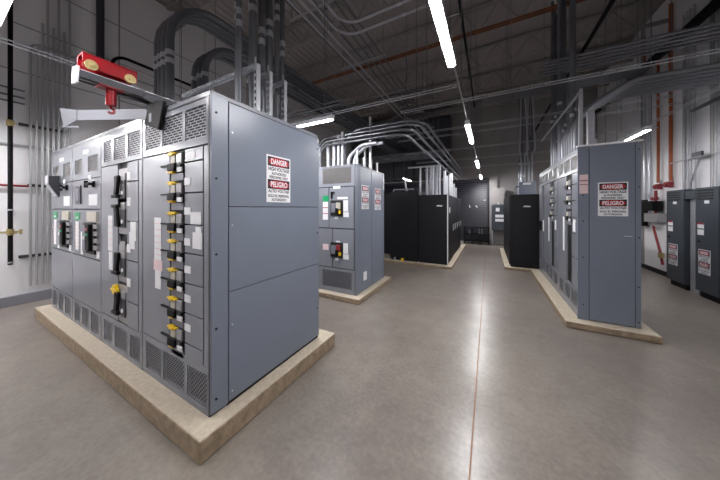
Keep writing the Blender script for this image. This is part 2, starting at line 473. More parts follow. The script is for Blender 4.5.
# section 4: seven-breaker section (nearest)
t = thing('switchgear_section', 'gray switchgear section nearest the camera with seven yellow-clipped breakers', 'switchgear', (-2.771, .985, P), 0, 'left switchgear line-up')
W = 1.044
u = lambda X: X + 2.771
body(t, W, DL, HL)
louver_door(t, 0.012, W - .02, Z(2.085), HL, [(u(-2.715), u(-2.445)), (u(-2.405), u(-2.09)), (u(-2.05), u(-1.775))], Z(2.14), Z(2.375))
plate(t, .012, u(-2.279), Z(.5), Z(2.082))
seps = [2.082, 1.978, 1.745, 1.505, 1.285, 1.056, .827, .597, .485]
for a, b_ in zip(seps[:-1], seps[1:]): plate(t, u(-2.06), u(-1.806), Z(b_), Z(a), 'compartment_cover', g=.005)
plate(t, u(-1.802), W - .003, Z(.5), Z(2.082), 'edge_strip')
louver_door(t, .012, W - .003, 0.012, Z(.5), [(u(-2.70), u(-2.43)), (u(-2.39), u(-2.065)), (u(-2.02), u(-1.762))], Z(.205), Z(.44), 'holes')
for z in seps[1:8]: breaker_small(t, u(-2.279), u(-2.06), Z(z) - .005)
sticker(t, u(-2.54), u(-2.42), Z(1.18), Z(1.55), 'paper', bands=7)
sticker(t, u(-2.55), u(-2.40), Z(1.10), Z(1.19), 'pinkp')
sticker(t, u(-2.525), u(-2.425), Z(.945), Z(1.10))
for z, uu in ((1.84, -2.055), (1.615, -2.055), (1.38, -2.055), (1.17, -2.055), (.95, -2.055), (.73, -2.055)):
    sticker(t, u(uu), u(uu) + .085, Z(z) - .035, Z(z) + .02)
sticker(t, u(-2.03), u(-1.91), Z(2.0), Z(2.05))
sticker(t, u(-1.97), u(-1.83), Z(1.51), Z(1.60)); sticker(t, u(-1.94), u(-1.82), Z(1.33), Z(1.45)); sticker(t, u(-1.90), u(-1.83), Z(1.44), Z(1.49))
end_panels(t, W, DL, HL, 1, Z(1.0))
danger_sign(t, 0, 0, 0, .283, .42, PI / 2, (W + .0165, u(-1.7) * 0 + (1.598 - .985), Z(1.892)))
screws(t, [(W + .016, .035, Z(z), 1, 0) for z in (2.31, 1.84, 1.30, .77, .27)])
screws(t, [(W + .016, .155, Z(z), 1, 0) for z in (2.2, 1.5, .75, .25)] , 'collar', .006)
screws(t, [(W + .016, DL - .03, Z(z), 1, 0) for z in (2.3, 1.35, .5)])

# section 3: four long-lever breakers
W = 1.016; X0 = -3.790
t = thing('switchgear_section', 'gray switchgear section with four long black breaker levers, left of the yellow-clipped section', 'switchgear', (X0, .985, P), 0, 'left switchgear line-up')
u = lambda X: X - X0
body(t, W, DL, HL)
louver_door(t, .012, W - .012, Z(2.08), HL, [(u(-3.70), u(-3.51)), (u(-3.43), u(-3.15)), (u(-3.09), u(-2.825))], Z(2.13), Z(2.35))
plate(t, .012, u(-3.324), Z(.48), Z(2.078))
s3 = [2.078, 1.885, 1.50, 1.123, .724, .48]
for a, b_ in zip(s3[:-1], s3[1:]): plate(t, u(-3.107), u(-2.86), Z(b_), Z(a), 'compartment_cover', g=.005)
plate(t, u(-2.855), W - .012, Z(.48), Z(2.078), 'edge_strip')
louver_door(t, .012, W - .012, .012, Z(.48), [(u(-3.70), u(-3.48)), (u(-3.41), u(-3.11)), (u(-3.04), u(-2.825))], Z(.20), Z(.42), 'holes')
for z, up, yl in ((1.84, True, False), (1.555, False, False), (1.075, True, False), (.675, True, True)):
    breaker_long(t, u(-3.324), u(-3.107), Z(z), up, yl)
sticker(t, u(-3.58), u(-3.46), Z(1.18), Z(1.55), bands=6); sticker(t, u(-3.56), u(-3.46), Z(.98), Z(1.17))
for z in (1.95, 1.70, 1.25, .92): sticker(t, u(-3.10), u(-3.02), Z(z) - .05, Z(z) + .03)
sticker(t, u(-3.02), u(-2.90), Z(1.32), Z(1.5)); sticker(t, u(-3.05), u(-2.93), Z(1.24), Z(1.40))
sticker(t, u(-3.27), u(-3.15), Z(1.21), Z(1.30), 'clear')

# sections 2 and 1: incoming sections
def incomer(X0, W, label, variant):
    t = thing('switchgear_section', label, 'switchgear', (X0, .985, P), 0, 'left switchgear line-up')
    body(t, W, DL, HL)
    us = [(.10 * W + .0, .37 * W), (.58 * W, .90 * W)]
    louver_door(t, .012, W - .012, Z(1.98), HL, us, Z(2.06), Z(2.24), 'fine')
    plate(t, .012, W - .012, Z(1.615), Z(1.978))
    plate(t, .012, W * .47, Z(1.04), Z(1.612), 'compartment_cover')
    d = plate(t, W * .47, W - .012, Z(1.04), Z(1.612), 'breaker_door')
    plate(t, .012, W - .012, Z(.46), Z(1.037), 'lower_cover')
    louver_door(t, .012, W - .012, .012, Z(.458), [(.10 * W, .30 * W), (.38 * W, .60 * W), (.68 * W, .92 * W)], Z(.19), Z(.42), 'holes')
    handle(t, .80 * W, Z(1.905))
    sticker(t, .62 * W, .90 * W, Z(1.66), Z(1.79)); sticker(t, .60 * W, .69 * W, Z(1.97), Z(2.02)); sticker(t, .42 * W, .62 * W, Z(2.28), Z(2.33))
    if variant == 2:
        MB().m('darkgray').box(.16 * W, .35 * W, -.012, .0, Z(1.68), Z(1.91)).m('midgray').box(.20 * W, .31 * W, -.016, -.01, Z(1.72), Z(1.87)).build('meter_window', t, bevel=.003)
    MB().m('green').box(.11 * W, .30 * W, -.004, 0, Z(1.48), Z(1.575)).m('signwhite').box(.16 * W, .25 * W, -.0048, -.003, Z(1.50), Z(1.52)).build('ground_label', t, smooth=False)['label'] = 'green rectangular label'
    sticker(t, .14 * W, .26 * W, Z(1.10), Z(1.46), bands=8); sticker(t, .34 * W, .42 * W, Z(1.06), Z(1.34))
    # draw-out breaker face
    f = MB().m('gasket').box(.49 * W, .86 * W, -.02, .005, Z(1.10), Z(1.455))
    f.m('beigep').box(.60 * W, .90 * W, -.016, .004, Z(1.47), Z(1.585))
    f.m('midgray').box(.52 * W, .66 * W, -.034, -.01, Z(1.12), Z(1.43))
    b = f.build('power_breaker', t, bevel=.003)
    MB().m('black').box(.68 * W, .80 * W, -.05, -.02, Z(1.14), Z(1.44)).build('trip_unit', b, bevel=.004)
    MB().m('redpipe').box(.70 * W, .78 * W, -.056, -.045, Z(1.37), Z(1.40)).build('push_button', b)
    MB().m('green').box(.70 * W, .78 * W, -.056, -.045, Z(1.31), Z(1.34)).build('push_button', b)
    MB().m('signwhite').cyl((.59 * W, -.04, Z(1.28)), (.59 * W, -.03, Z(1.28)), .024, 14).build('indicator', b)
    for k in range(4): MB().m('clear').box(.84 * W, .95 * W, -.022, .0, Z(1.155 + .08 * k), Z(1.205 + .08 * k)).build('terminal', b)
    sticker(t, .87 * W, .96 * W, Z(1.06), Z(1.14))
    return t
incomer(-4.801, 1.009, 'gray switchgear section with a dark meter window and green label, second from the left wall', 2)
t1 = incomer(-5.80, .997, 'gray switchgear section at the left wall end of the line-up, under the tilted sheet hood', 1)
# tilted sheet-metal hood projecting from the far section
m = MB().m('galv').prism([(-.105, Z(2.08)), (0, Z(2.09)), (0, Z(1.79)), (-.02, Z(1.79)), (-.105, Z(1.97))], 0, .26, .42)
m.m('darkgray').prism([(-.098, Z(2.075)), (-.003, Z(2.085)), (-.003, Z(1.80)), (-.016, Z(1.80)), (-.098, Z(1.96))], 0, .42, .428)
m.build('sheet_hood', t1, smooth=False)['label'] = 'tilted pale sheet metal hood'

# ------------------------------------------------------------------ right switchgear (faces the aisle, -X)
PR = .09; HR = 2.36; XRc = 1.105
def ZR(z): return z - PR
def rsec(y_near, W, label, units, cols, labs):
    t = thing('switchgear_section', label, 'switchgear', (XRc, y_near + W, PR), -PI / 2, 'right switchgear line-up')
    D = .585
    body(t, W, D, HR, .03)
    louver_door(t, .012, W - .012, ZR(2.15), HR, [(.06 * W, .30 * W), (.36 * W, .62 * W), (.68 * W, .95 * W)], ZR(2.20), ZR(2.39), 'fine')
    c0, c1 = cols
    plate(t, .012, c0, ZR(.47), ZR(2.147)); 
    for a, b_ in zip((2.147, 1.98, 1.74, 1.49, 1.25, .9), (1.98, 1.74, 1.49, 1.25, .9, .47)): plate(t, c1, W - .05, ZR(b_), ZR(a), 'compartment_cover', g=.005)
    plate(t, W - .05, W - .012, ZR(.47), ZR(2.147), 'edge_strip')
    louver_door(t, .012, W - .012, .012, ZR(.467), [(.06 * W, .30 * W), (.36 * W, .62 * W), (.68 * W, .95 * W)], ZR(.20), ZR(.42), 'holes')
    for z in units: breaker_small(t, c0, c1, ZR(z), False, True)
    for a in labs: sticker(t, *a)
    return t
t = rsec(4.392, 1.148, 'gray switchgear section at the near end of the right line-up, danger sign on its end', (1.98, 1.742, 1.493), (.53, .81),
     [(.33, .42, ZR(.92), ZR(1.49)), (.88, .99, ZR(1.28), ZR(1.43)), (.90, 1.0, ZR(1.42), ZR(1.46))])
W = 1.148
MB().m('paintb').box(W, W + .016, -.02, .10, 0, HR + .03).build('corner_post', t, bevel=.003)
MB().m('paintb').box(W, W + .016, .106, .545, .012, HR + .026).build('side_panel', t, bevel=.002)
MB().m('paintb').box(W, W + .016, .551, .60, 0, HR + .03).build('corner_post', t, bevel=.003)
MB().m('gasket').box(W, W + .008, .09, .56, .004, HR).build('panel_backing', t)  # black sheet again, painting the shade in the panel gaps
MB().m('white').box(W - .03, W + .026, -.024, .61, HR + .028, HR + .05).build('end_cap', t)  # white colour stands in for lamp glare along this top edge
danger_sign(t, 0, 0, 0, .29, .45, PI / 2, (W + .0165, .335, ZR(1.747)))
m = MB().m('pinkp').box(W + .016, W + .0185, .0, .09, ZR(1.83), ZR(2.09))
m.m('signblack').box(W + .016, W + .019, .005, .085, ZR(2.0), ZR(2.012)).box(W + .016, W + .019, .005, .085, ZR(1.95), ZR(1.958))
m.build('label_sticker', t, smooth=False)
screws(t, [(W + .016, .578, ZR(z), 1, 0) for z in (2.38, 1.9, 1.25, .62, .17)]); screws(t, [(W + .016, .04, ZR(z), 1, 0) for z in (1.8, 1.45, .95, .3)])
MB().m('paper').box(W + .016, W + .018, .44, .52, ZR(1.262), ZR(1.268)).build('scratch', t, smooth=False)
rsec(5.544, 1.150, 'gray switchgear section, middle of the right line-up', (1.97, 1.73, 1.49), (.54, .84),
     [(.36, .44, ZR(.94), ZR(1.44)), (.92, 1.02, ZR(1.22), ZR(1.40))])
t = rsec(6.698, .69, 'gray switchgear section at the far end of the right line-up, beside the black cabinet', (), (.40, .56), [(.5, .58, ZR(1.1), ZR(1.35))])
MB().m('black').box(.2, .32, -.03, .0, ZR(1.1), ZR(1.32)).build('meter_window', t, bevel=.004)

# ------------------------------------------------------------------ middle gray cabinets
PM = .09; HM = 2.30
def ZM(z): return z - PM
t = thing('switchgear_cabinet', 'gray cabinet in the middle with two breaker windows and a green label on its front', 'switchgear', (-2.972, 3.67, PM), 0, 'middle gray cabinets')
W = .912; u = lambda X: X + 2.972
body(t, W, .605, HM, .02)
louver_door(t, .012, W - .02, ZM(2.02), HM, [(u(-2.78), u(-2.15))], ZM(2.08), ZM(2.365), 'fine')
dd_ = plate(t, .012, u(-2.629), ZM(1.256), ZM(2.017), 'breaker_door', g=.008); plate(t, u(-2.629), W - .03, ZM(1.256), ZM(2.017), 'breaker_door', g=.008)
plate(t, .012, u(-2.55), ZM(.53), ZM(1.253), 'lower_door', g=.008); plate(t, u(-2.55), W - .03, ZM(.53), ZM(1.253), 'lower_door', g=.008)
louver_door(t, .012, W - .02, .012, ZM(.528), [(u(-2.78), u(-2.14))], ZM(.17), ZM(.475), 'holes')
MB().m('green').box(u(-2.77), u(-2.635), -.004, 0, ZM(1.755), ZM(1.86)).build('ground_label', t)['label'] = 'green rectangular label'
m = MB().m('paper').box(u(-2.768), u(-2.652), -.004, 0, ZM(1.41), ZM(1.745)); m.m('signred')
for z in (1.63, 1.52): m.box(u(-2.768), u(-2.652), -.0052, -.003, ZM(z), ZM(z + .014))
m.build('label_sticker', t)
sticker(t, u(-2.768), u(-2.64), ZM(.845), ZM(.955), 'pinkp')
for z0, z1, mt in ((1.486, 1.769, 'beigep'), (.728, .999, 'redpipe')):
    b = MB().m('gasket').box(u(-2.584), u(-2.321), -.02, .004, ZM(z0), ZM(z1)).build('power_breaker', t, bevel=.004)
    MB().m('midgray').box(u(-2.56), u(-2.46), -.035, -.015, ZM(z0 + .06), ZM(z1 - .05)).m(mt).box(u(-2.45), u(-2.36), -.04, -.015, ZM(z0 + .12), ZM(z1 - .04)).build('trip_unit', b, bevel=.004)
    MB().m('black').box(u(-2.45), u(-2.40), -.07, -.03, ZM(z0 + .03), ZM(z0 + .14)).build('lever', b, bevel=.004)
    MB().m('yellow').box(u(-2.39), u(-2.35), -.045, -.015, ZM(z0 + .04), ZM(z0 + .10)).build('tag', b)
    sticker(t, u(-2.315), u(-2.215), ZM(z0 + .08), ZM(z1)); sticker(t, u(-2.315), u(-2.20), ZM(z0 - .02), ZM(z0 + .07)); sticker(t, u(-2.50), u(-2.42), ZM(z0 - .06), ZM(z0 - .01))
sticker(t, u(-2.53), u(-2.38), ZM(1.985), ZM(2.03)); sticker(t, u(-2.44), u(-2.22), ZM(1.79), ZM(1.83)); sticker(t, u(-2.47), u(-2.38), ZM(1.005), ZM(1.03))
MB().m('black').box(u(-2.57), u(-2.55), -.03, 0, ZM(1.80), ZM(1.93)).box(u(-2.57), u(-2.50), -.03, -.01, ZM(1.91), ZM(1.93)).build('door_handle', t)
MB().m('paintb').box(W, W + .016, 0, .125, 0, HM).build('corner_post', t, bevel=.003)
MB().m('paintb').box(W, W + .016, .131, .603, .012, HM - .01).build('side_panel', t, bevel=.002)
danger_sign(t, 0, 0, 0, .29, .44, PI / 2, (W + .0165, .335, ZM(1.83)))
o = sticker(t, W + .0, W + .019, ZM(.28), ZM(.46)); o.data.transform(Matrix.Translation((0, .0, 0)))
bpy.data.objects.remove(o)
MB().m('paper').box(W + .016, W + .019, .27, .40, ZM(.28), ZM(.44)).build('label_sticker', t)
t = thing('switchgear_cabinet', 'rear gray cabinet standing against the back of the middle gray cabinet', 'switchgear', (-2.972, 4.282, PM), 0, 'middle gray cabinets')
MB().m('paintb').box(0, W, 0, .64, 0, HM - .03).build('enclosure', t, smooth=False)
MB().m('paint').box(0, W + .018, 0, .645, HM - .03, HM).build('roof_cap', t, bevel=.004)
MB().m('paintb').box(W, W + .016, .006, .58, .012, HM - .034).build('side_panel', t, bevel=.002)
MB().m('paintb').box(W, W + .018, .586, .64, .0, HM - .034).build('corner_post', t, bevel=.002)
MB().m('paper').box(W + .018, W + .021, .59, .635, ZM(2.03), ZM(2.36)).build('label_sticker', t)
danger_sign(t, 0, 0, 0, .29, .44, PI / 2, (W + .0165, .30, ZM(1.81)))

# ------------------------------------------------------------------ black cabinets, left of aisle
def black_cab(x0, x1, y0, y1, z0, z1, label, logo=None, side_doors=0, trim=False):
    loc = (x0, y0, z0); t = thing('power_cabinet', label, 'cabinet', loc, 0, 'black power cabinets')
    W, D, H = x1 - x0, y1 - y0, z1 - z0
    MB().m('blackpaint').box(0, W, .02, D, .05, H).m('gasket').box(.02, W - .02, .03, D - .02, 0, .05).build('enclosure', t, smooth=False)
    MB().m('blackpaint').box(.004, W - .004, 0, .02, .055, H - .004).build('front_panel', t, bevel=.003)
    if logo: MB().m('signwhite').prism([(logo[0] - .08, logo[1] - .012), (logo[0] + .07, logo[1] - .02), (logo[0] + .09, logo[1] + .014), (logo[0] - .05, logo[1] + .022)], 1, -.004, .001).build('badge', t, smooth=False)['label'] = 'small white badge'
    for k in range(side_doors):
        a = .03 + (D - .04) * k / side_doors; b_ = .03 + (D - .04) * (k + 1) / side_doors
        d = MB().m('blackpaint').box(W, W + .018, a + .004, b_ - .004, .06, H - .01).build('door', t, bevel=.003)
        MB().m('galv').box(W + .018, W + .04, b_ - .07, b_ - .05, H * .45, H * .55).build('door_handle', d)
    if trim:
        MB().m('white').box(W - .002, W + .022, -.006, .022, .03, H - .01).build('corner_trim', t)['label'] = 'white corner trim strip'
    return t
black_cab(-2.66, -1.800, 6.87, 7.9, .07, 2.13, 'taller black cabinet with its back edge behind the middle gray cabinets')
t = black_cab(-1.79, -1.0, 6.87, 8.0, .07, 2.0, 'black cabinet with a small white badge and a white corner strip, left of the aisle', (.58, 1.62), 1, True)
MB().m('paper').box(.81, .813, .22, .40, 1.42, 1.58).build('label_sticker', t)
black_cab(-1.79, -1.02, 8.01, 9.2, .07, 2.0, 'black cabinet left of the aisle, second in line behind the white corner strip', None, 2)
black_cab(-1.79, -1.02, 9.21, 10.4, .07, 2.0, 'black cabinet left of the aisle, last in line towards the far door', None, 2)
# right of aisle
t = black_cab(.50, 1.30, 7.52, 10.4, .07, 1.985, 'black cabinet with a small white badge right of the aisle, beside the gray switchgear', (.36, 1.60))
MB().m('blackpaint').box(-.02, 0, .06, 1.4, .06, 1.88).box(-.02, 0, 1.42, 2.8, .06, 1.88).build('side_panel', t, bevel=.003)
black_cab(-4.6, -2.74, 7.6, 8.6, .07, 2.10, 'black cabinet mostly hidden behind the middle gray cabinets')
# concrete upstand seen between
t = tag(MB().m('concrete').box(-2.735, -2.672, 7.2, 7.55, .07, .47).build('concrete_block', None, (-2.70, 7.4, .07), bevel=.01), 'pale concrete block on end beside the taller black cabinet', 'block')
for k, (xx, lab) in enumerate(((-2.52, 'small yellow tag box at the foot of the taller black cabinet'), )):
    tag(MB().m('yellow').box(-2.28, -2.21, 6.78, 6.85, .07, .15).build('tag_box', None, (-2.245, 6.8, .07)), lab, 'box')
tag(MB().m('galv').box(-2.50, -2.46, 6.79, 6.84, .07, .16).build('anchor_bracket', None, (-2.48, 6.8, .07)), 'tiny metal bracket at the foot of the taller black cabinet', 'bracket')

# far equipment
t = thing('equipment_cabinet', 'gray cabinet with three white labels on the far wall, right of the rolling door', 'cabinet', (.10, 12.02, .5), 0)
m = MB().m('panel').box(0, .62, 0, .43, .15, 1.25).build('enclosure', t, bevel=.006)
for (a, b_, c, d) in ((.16, .30, .98, 1.14), (.14, .46, .72, .84), (.14, .46, .54, .66)): sticker(t, a, b_, c, d)
MB().m('galv').box(.03, .06, .1, .4, -.5, .15).box(.5, .53, .1, .4, -.5, .15).build('stand', t)
t = thing('wall_box', 'pale gray box above the gray cabinet with three white labels', 'box', (.16, 12.1, 1.78), 0)
MB().m('wallg').box(0, .44, 0, .34, 0, .72).build('enclosure', t, bevel=.006); MB().m('white').cyl((.2, -.02, .04), (.2, 0, .04), .035).build('indicator', t)
t = thing('battery_rack', 'low black open rack standing in front of the dark rolling door', 'rack', (-.5, 12.1, 0), 0)
for k in range(4): MB().m('black').box(-.52 + .33 * k, -.49 + .33 * k, -.15, .2, 0, .78).build('upright', t)
for z in (.12, .42, .74): MB().m('black').box(-.52, .53, -.16, .21, z, z + .04).build('shelf', t)
for k, x in enumerate((-.32, .08, .18)):
    tag(MB().m('paintb').box(-.5 + x, -.5 + x + .07, 12.05, 12.2, .46, .68).build('battery_unit', None, (-.5 + x, 12.1, .46)), 'gray upright unit on the low black rack, %s from left' % ORD[k], 'battery', 'units on the low black rack')
t = thing('control_cabinet', 'gray cabinet top with a pale strip, standing behind the right black cabinet', 'cabinet', (.98, 10.6, 0), 0)
MB().m('paintb').box(0, .5, 0, .52, 0, 2.6).build('enclosure', t, bevel=.006); MB().m('paper').box(.12, .36, -.004, 0, 2.48, 2.56).build('label_sticker', t)
tag(MB().m('conduit').tube(fillet([(.83, 10.3, 1.985), (.83, 10.3, 2.42), (.83, 10.62, 2.42), (.98, 10.62, 2.42)], .06), .025).build('conduit', None, (.83, 10.3, 1.985)), 'short bent conduit left of the gray cabinet behind the right black cabinet', 'conduit')

# ------------------------------------------------------------------ right wall panels
def wpanel(y0, y1, label, flip):
    x0 = 3.40; t = thing('wall_panelboard', label, 'electrical panel', (x0, y1, .06), -PI / 2, 'right wall panels')
    W = y1 - y0; H = 1.94; D = XR - .03 - x0
    MB().m('panel').box(0, W, .012, D, .05, H).m('gasket').box(.03, W - .03, .05, D, -.06, .05).build('enclosure', t, smooth=False)
    MB().m('panel').box(.006, W - .006, 0, .012, .055, H - .005).build('door', t, bevel=.003)
    for k in range(4):
        z = H - .05 - .05 * k
        MB().m('gasket').prism([(-.001, z - .012), (-.012, z - .008), (-.001, z + .01)], 0, .10 * W, .78 * W).build('vent_slot', t)
    sticker(t, .42 * W, .62 * W, H - .29, H - .235)
    m = MB().m('paper').box(.12 * W, .40 * W, -.004, 0, 1.08, 1.30); m.m('signred').box(.12 * W, .40 * W, -.005, -.002, 1.27, 1.30); m.m('signblack').box(.12 * W, .40 * W, -.005, -.002, 1.18, 1.20)
    m.build('label_sticker', t)
    danger_sign(t, .42 * W, .60, -.0005, .27, .44)
    MB().m('black').cyl((.2 * W, -.025, .96), (.2 * W, 0, .96), .012).build('door_latch', t)
    return t
wpanel(7.23, 7.76, 'gray louvred wall panel farther from the camera, beside the red fire alarm sounders', 0)
wpanel(6.40, 6.93, 'gray louvred wall panel nearest the right edge of the photo', 0)
t = thing('wire_trough', 'pale galvanized trough between the two gray wall panels', 'trough', (3.47, 6.94, .0), 0)
MB().m('galv').box(0, .10, .03, .26, 0, 1.9).build('trough', t, bevel=.004)
MB().m('panel').box(-.06, .10, .01, .28, 1.80, 1.96).build('junction_box', t, bevel=.004)

# ------------------------------------------------------------------ luminaires
def lamp(p0, p1, label, lens='lamp'):
    p0, p1 = Vector(p0), Vector(p1); c = (p0 + p1) / 2; L = (p1 - p0).length
    rz = math.atan2(p1.y - p0.y, p1.x - p0.x)
    t = thing('strip_light', label, 'light', c, rz, 'strip lights')
    h = L / 2
    m = MB().m('white').prism([(-.036, -.014), (-.036, .012), (-.025, .055), (.025, .055), (.036, .012), (.036, -.014), (.033, -.014), (.031, .010), (-.031, .010), (-.033, -.014)], 0, -h, h)
    m.box(-h - .01, -h, -.036, .036, -.014, .055).box(h, h + .01, -.036, .036, -.014, .055)
    m.build('housing', t, smooth=False)
    pts = [(.027 * math.cos(a), .004 + .030 * -math.sin(a)) for a in [PI * (.14 + .72 * k / 8) for k in range(9)]]
    MB().m(lens).prism(pts, 0, -h + .004, h - .004).build('diffuser', t)['label'] = 'glowing white lens'
    for q in (-.42, .42):
        MB().m('conduit').cyl((q * L, 0, .05), (q * L, 0, ZC + .045 - c.z), .004, 6).build('hanger_rod', t)
    return t
ZL = 2.945
AX = -.30
lamp((AX, 1.12, ZL), (AX, 2.34, ZL), 'brightest strip light over the aisle at the top edge of the photo')
lamp((AX, 4.1, ZL), (AX, 5.32, ZL), 'second strip light along the aisle')
lamp((AX, 7.36, ZL), (AX, 8.58, ZL), 'third strip light along the aisle')
lamp((AX, 10.75, ZL), (AX, 11.97, ZL), 'farthest strip light along the aisle, above the rolling door')
lamp((-3.08, .26, ZL), (-1.86, .26, ZL), 'strip light at the top left corner above the floor before the left switchgear', 'lampdim')
lamp((-3.25, 2.92, ZL), (-2.03, 2.92, ZL), 'strip light hanging just behind the left switchgear')
lamp((2.34, 5.8, ZL), (2.34, 7.02, ZL), 'strip light between the right switchgear and the right wall', 'lampmid')
lamp((-3.35, 10.3, ZL), (-3.35, 11.4, ZL), 'distant strip light above the taller black cabinet')
# unseen fixtures added for their light: row continuations and a left-wall pair
for a, b_, lab in (((-5.2, .26, ZL), (-3.98, .26, ZL), 'in the front row before the left switchgear'), ((-6.5, -1.1, ZL), (-6.5, .15, ZL), 'along the left wall, nearer the switchgear'),
            ((-6.5, -2.5, ZL), (-6.5, -1.3, ZL), 'along the left wall, farther from the switchgear'), ((-6.4, 2.92, ZL), (-5.2, 2.92, ZL), 'behind the left switchgear'),
            ((2.34, 9.2, ZL), (2.34, 10.4, ZL), 'behind the right switchgear'),
            ((AX, -2.4, ZL), (AX, -1.2, ZL), 'behind the camera')):
    lamp(a, b_, 'added strip light out of view %s' % lab, 'lampdim' if 'camera' in lab or 'right' in lab or 'front row' in lab else 'lamp')

def strut(p0, p1, label, rods=(), w=.012):
    """slotted channel hung on threaded rods"""
    p0, p1 = Vector(p0), Vector(p1)
    m = MB().m('galv'); d = (p1 - p0).normalized(); s_ = d.cross(Vector((0, 0, 1)))
    for zz in (.004, .034): m.bar(p0 + Vector((0, 0, zz)), p1 + Vector((0, 0, zz)), w, .008)
    n_ = max(2, int((p1 - p0).length / .6))
    for i in range(n_ + 1): m.bar(p0.lerp(p1, i / n_), p0.lerp(p1, i / n_) + Vector((0, 0, .036)), w, .012, up=d)
    o = m.build('support_rail', None, p0, smooth=False); tag(o, label.replace('channel', 'twin rail'), 'support rail')
    for f in rods:
        q = p0.lerp(p1, f)
        MB().m('conduit').cyl(q, (q.x, q.y, ZC + .05), .006, 6).build('hanger_rod', o, p0)
    return o
ZS = 3.0002
strut((AX, .9, ZS), (AX, 12.4, ZS), 'long lighting channel above the aisle strip lights', (.05, .2, .34, .5, .64, .8, .95), .008)
strut((-6.9, 2.92, ZS), (AX - .03, 2.92, ZS), 'channel carrying the strip light behind the left switchgear', (.1, .3, .5, .72, .95))
strut((-6.9, .26, ZS), (1.6, .26, ZS), 'channel carrying the strip light in the top left corner', (.06, .3, .5, .9))
strut((2.34, 2.2, ZS), (2.34, 11, ZS), 'channel carrying the strip light beside the right wall', (.1, .4, .6, .9))
strut((-1.2, 3.58, ZS + .09), (3.6, 3.58, ZS + .09), 'nearer of two cross channels over the aisle and the right switchgear', (.05, .4, .7, .95))
strut((-3.41, -1.0, ZS - .05), (-3.41, .95, ZS - .05), 'channel pair member crossing at the top left, nearest the left wall', (.5,))

# ------------------------------------------------------------------ conduits
def conduit(pts, r, label, R=.3, coup=(), mt='conduit', n=10, group='conduits', cat='conduit', name='conduit'):
    pl = fillet(pts, R); o = MB().m(mt).tube(pl, r, n).build(name, None, pl[0])
    tag(o, label, cat, group)
    for c, ax in coup:
        c = Vector(c); a = Vector(ax) * .03
        MB().m('collar').cyl(c - a, c + a, r * 1.14, n).cyl(c - a * .25, c + a * .25, r * 1.22, n).build('coupling', o, pl[0])
    return o
TOPL = P + HL + .034
# two banks of large conduits rising from the long-lever section and turning away
b1 = [-3.775, -3.675, -3.585, -3.47]
for k, x in enumerate(b1):
    y = 1.50
    conduit([(x, y, TOPL), (x, y, 4.36), (x, 11.4, 4.36)], .044, 'large dark conduit of the taller bent bank on the left switchgear, %s from left' % ORD[k], .62,
            [((x, y, 3.44), (0, 0, 1)), ((x, y, 3.54), (0, 0, 1))] , n=14, group='taller bent conduit bank')
for k, x in enumerate((-3.90, -3.74, -3.62)):
    y = 2.0
    conduit([(x, y, TOPL), (x, y, 4.12), (x, 11.4, 4.12)], .044, 'large dark conduit of the lower bent bank on the left switchgear, %s from left' % ORD[k], .5,
            [((x, y, 3.56), (0, 0, 1))], n=14, group='lower bent conduit bank')
# straight risers at the end panel
ris = [(-2.0, 1.40, .024), (-2.09, 1.455, .03), (-2.0, 1.545, .034), (-2.09, 1.61, .034), (-2.02, 1.665, .03), (-2.0, 1.74, .034), (-2.09, 1.80, .03), (-2.0, 1.845, .024), (-1.98, 1.90, .024)]
for k, (x, y, r) in enumerate(ris):
    zc = 3.3 + .12 * ((k * 5) % 4)
    conduit([(x, y, TOPL), (x, y, 6.2)], r, 'straight conduit rising to the ceiling above the left danger sign, %s from the near edge' % ORD[k], .3,
            [((x, y, zc), (0, 0, 1)), ((x, y, zc + .11), (0, 0, 1))], group='risers above the left danger sign')
# slotted strut frames beside the risers
for k, y in enumerate((1.472, 1.612, 1.802)):
    t = thing('strut_frame', 'slotted strut post among the risers above the left danger sign, %s from near edge' % ORD[k], 'strut frame', (-1.87, y, TOPL), 0)
    h = 2.945 - TOPL
    def chan(m, p0, p1, along):
        m.m('strutp').bar(p0, p1, .042, .003, up=along); m.m('galv')
    m = MB()
    m.m('galv')
    # slotted web: two flanges and rungs
    m.box(-.021, -.011, -.0015, .0015, 0, h).box(.011, .021, -.0015, .0015, 0, h).m('galv')
    for i in range(int(h / .05) + 1): m.box(-.011, .011, -.0015, .0015, .06 * i, min(.06 * i + .026, h))
    m.m('gasket').box(-.019, .019, .030, .034, 0, h).m('galv')
    m.box(-.023, -.019, 0, .035, 0, h).box(.019, .023, 0, .035, 0, h)
    m.box(-.05, .05, -.04, .04, 0, .008).build('post', t, smooth=False)
    L = (1.25, .30, .25)[k]
    m = MB().m('galv').box(-L, .02, -.009, -.006, h - .012, h).box(-L, .02, -.009, -.006, h - .042, h - .030).box(-L, .02, -.009, .026, h - .003, h).box(-L, .02, -.009, .026, h - .042, h - .039)
    for i in range(int(L / .05) + 1): m.box(-L + .05 * i, -L + .05 * i + .022, -.009, -.006, h - .03, h - .012)
    m.build('cross_arm', t, smooth=False)
tag(MB().m('black').box(-1.99, -1.93, 1.34, 1.37, TOPL, TOPL + .10).build('label_bracket', None, (-1.96, 1.36, TOPL)), 'small black bracket at the foot of the nearest riser on the left switchgear', 'bracket')

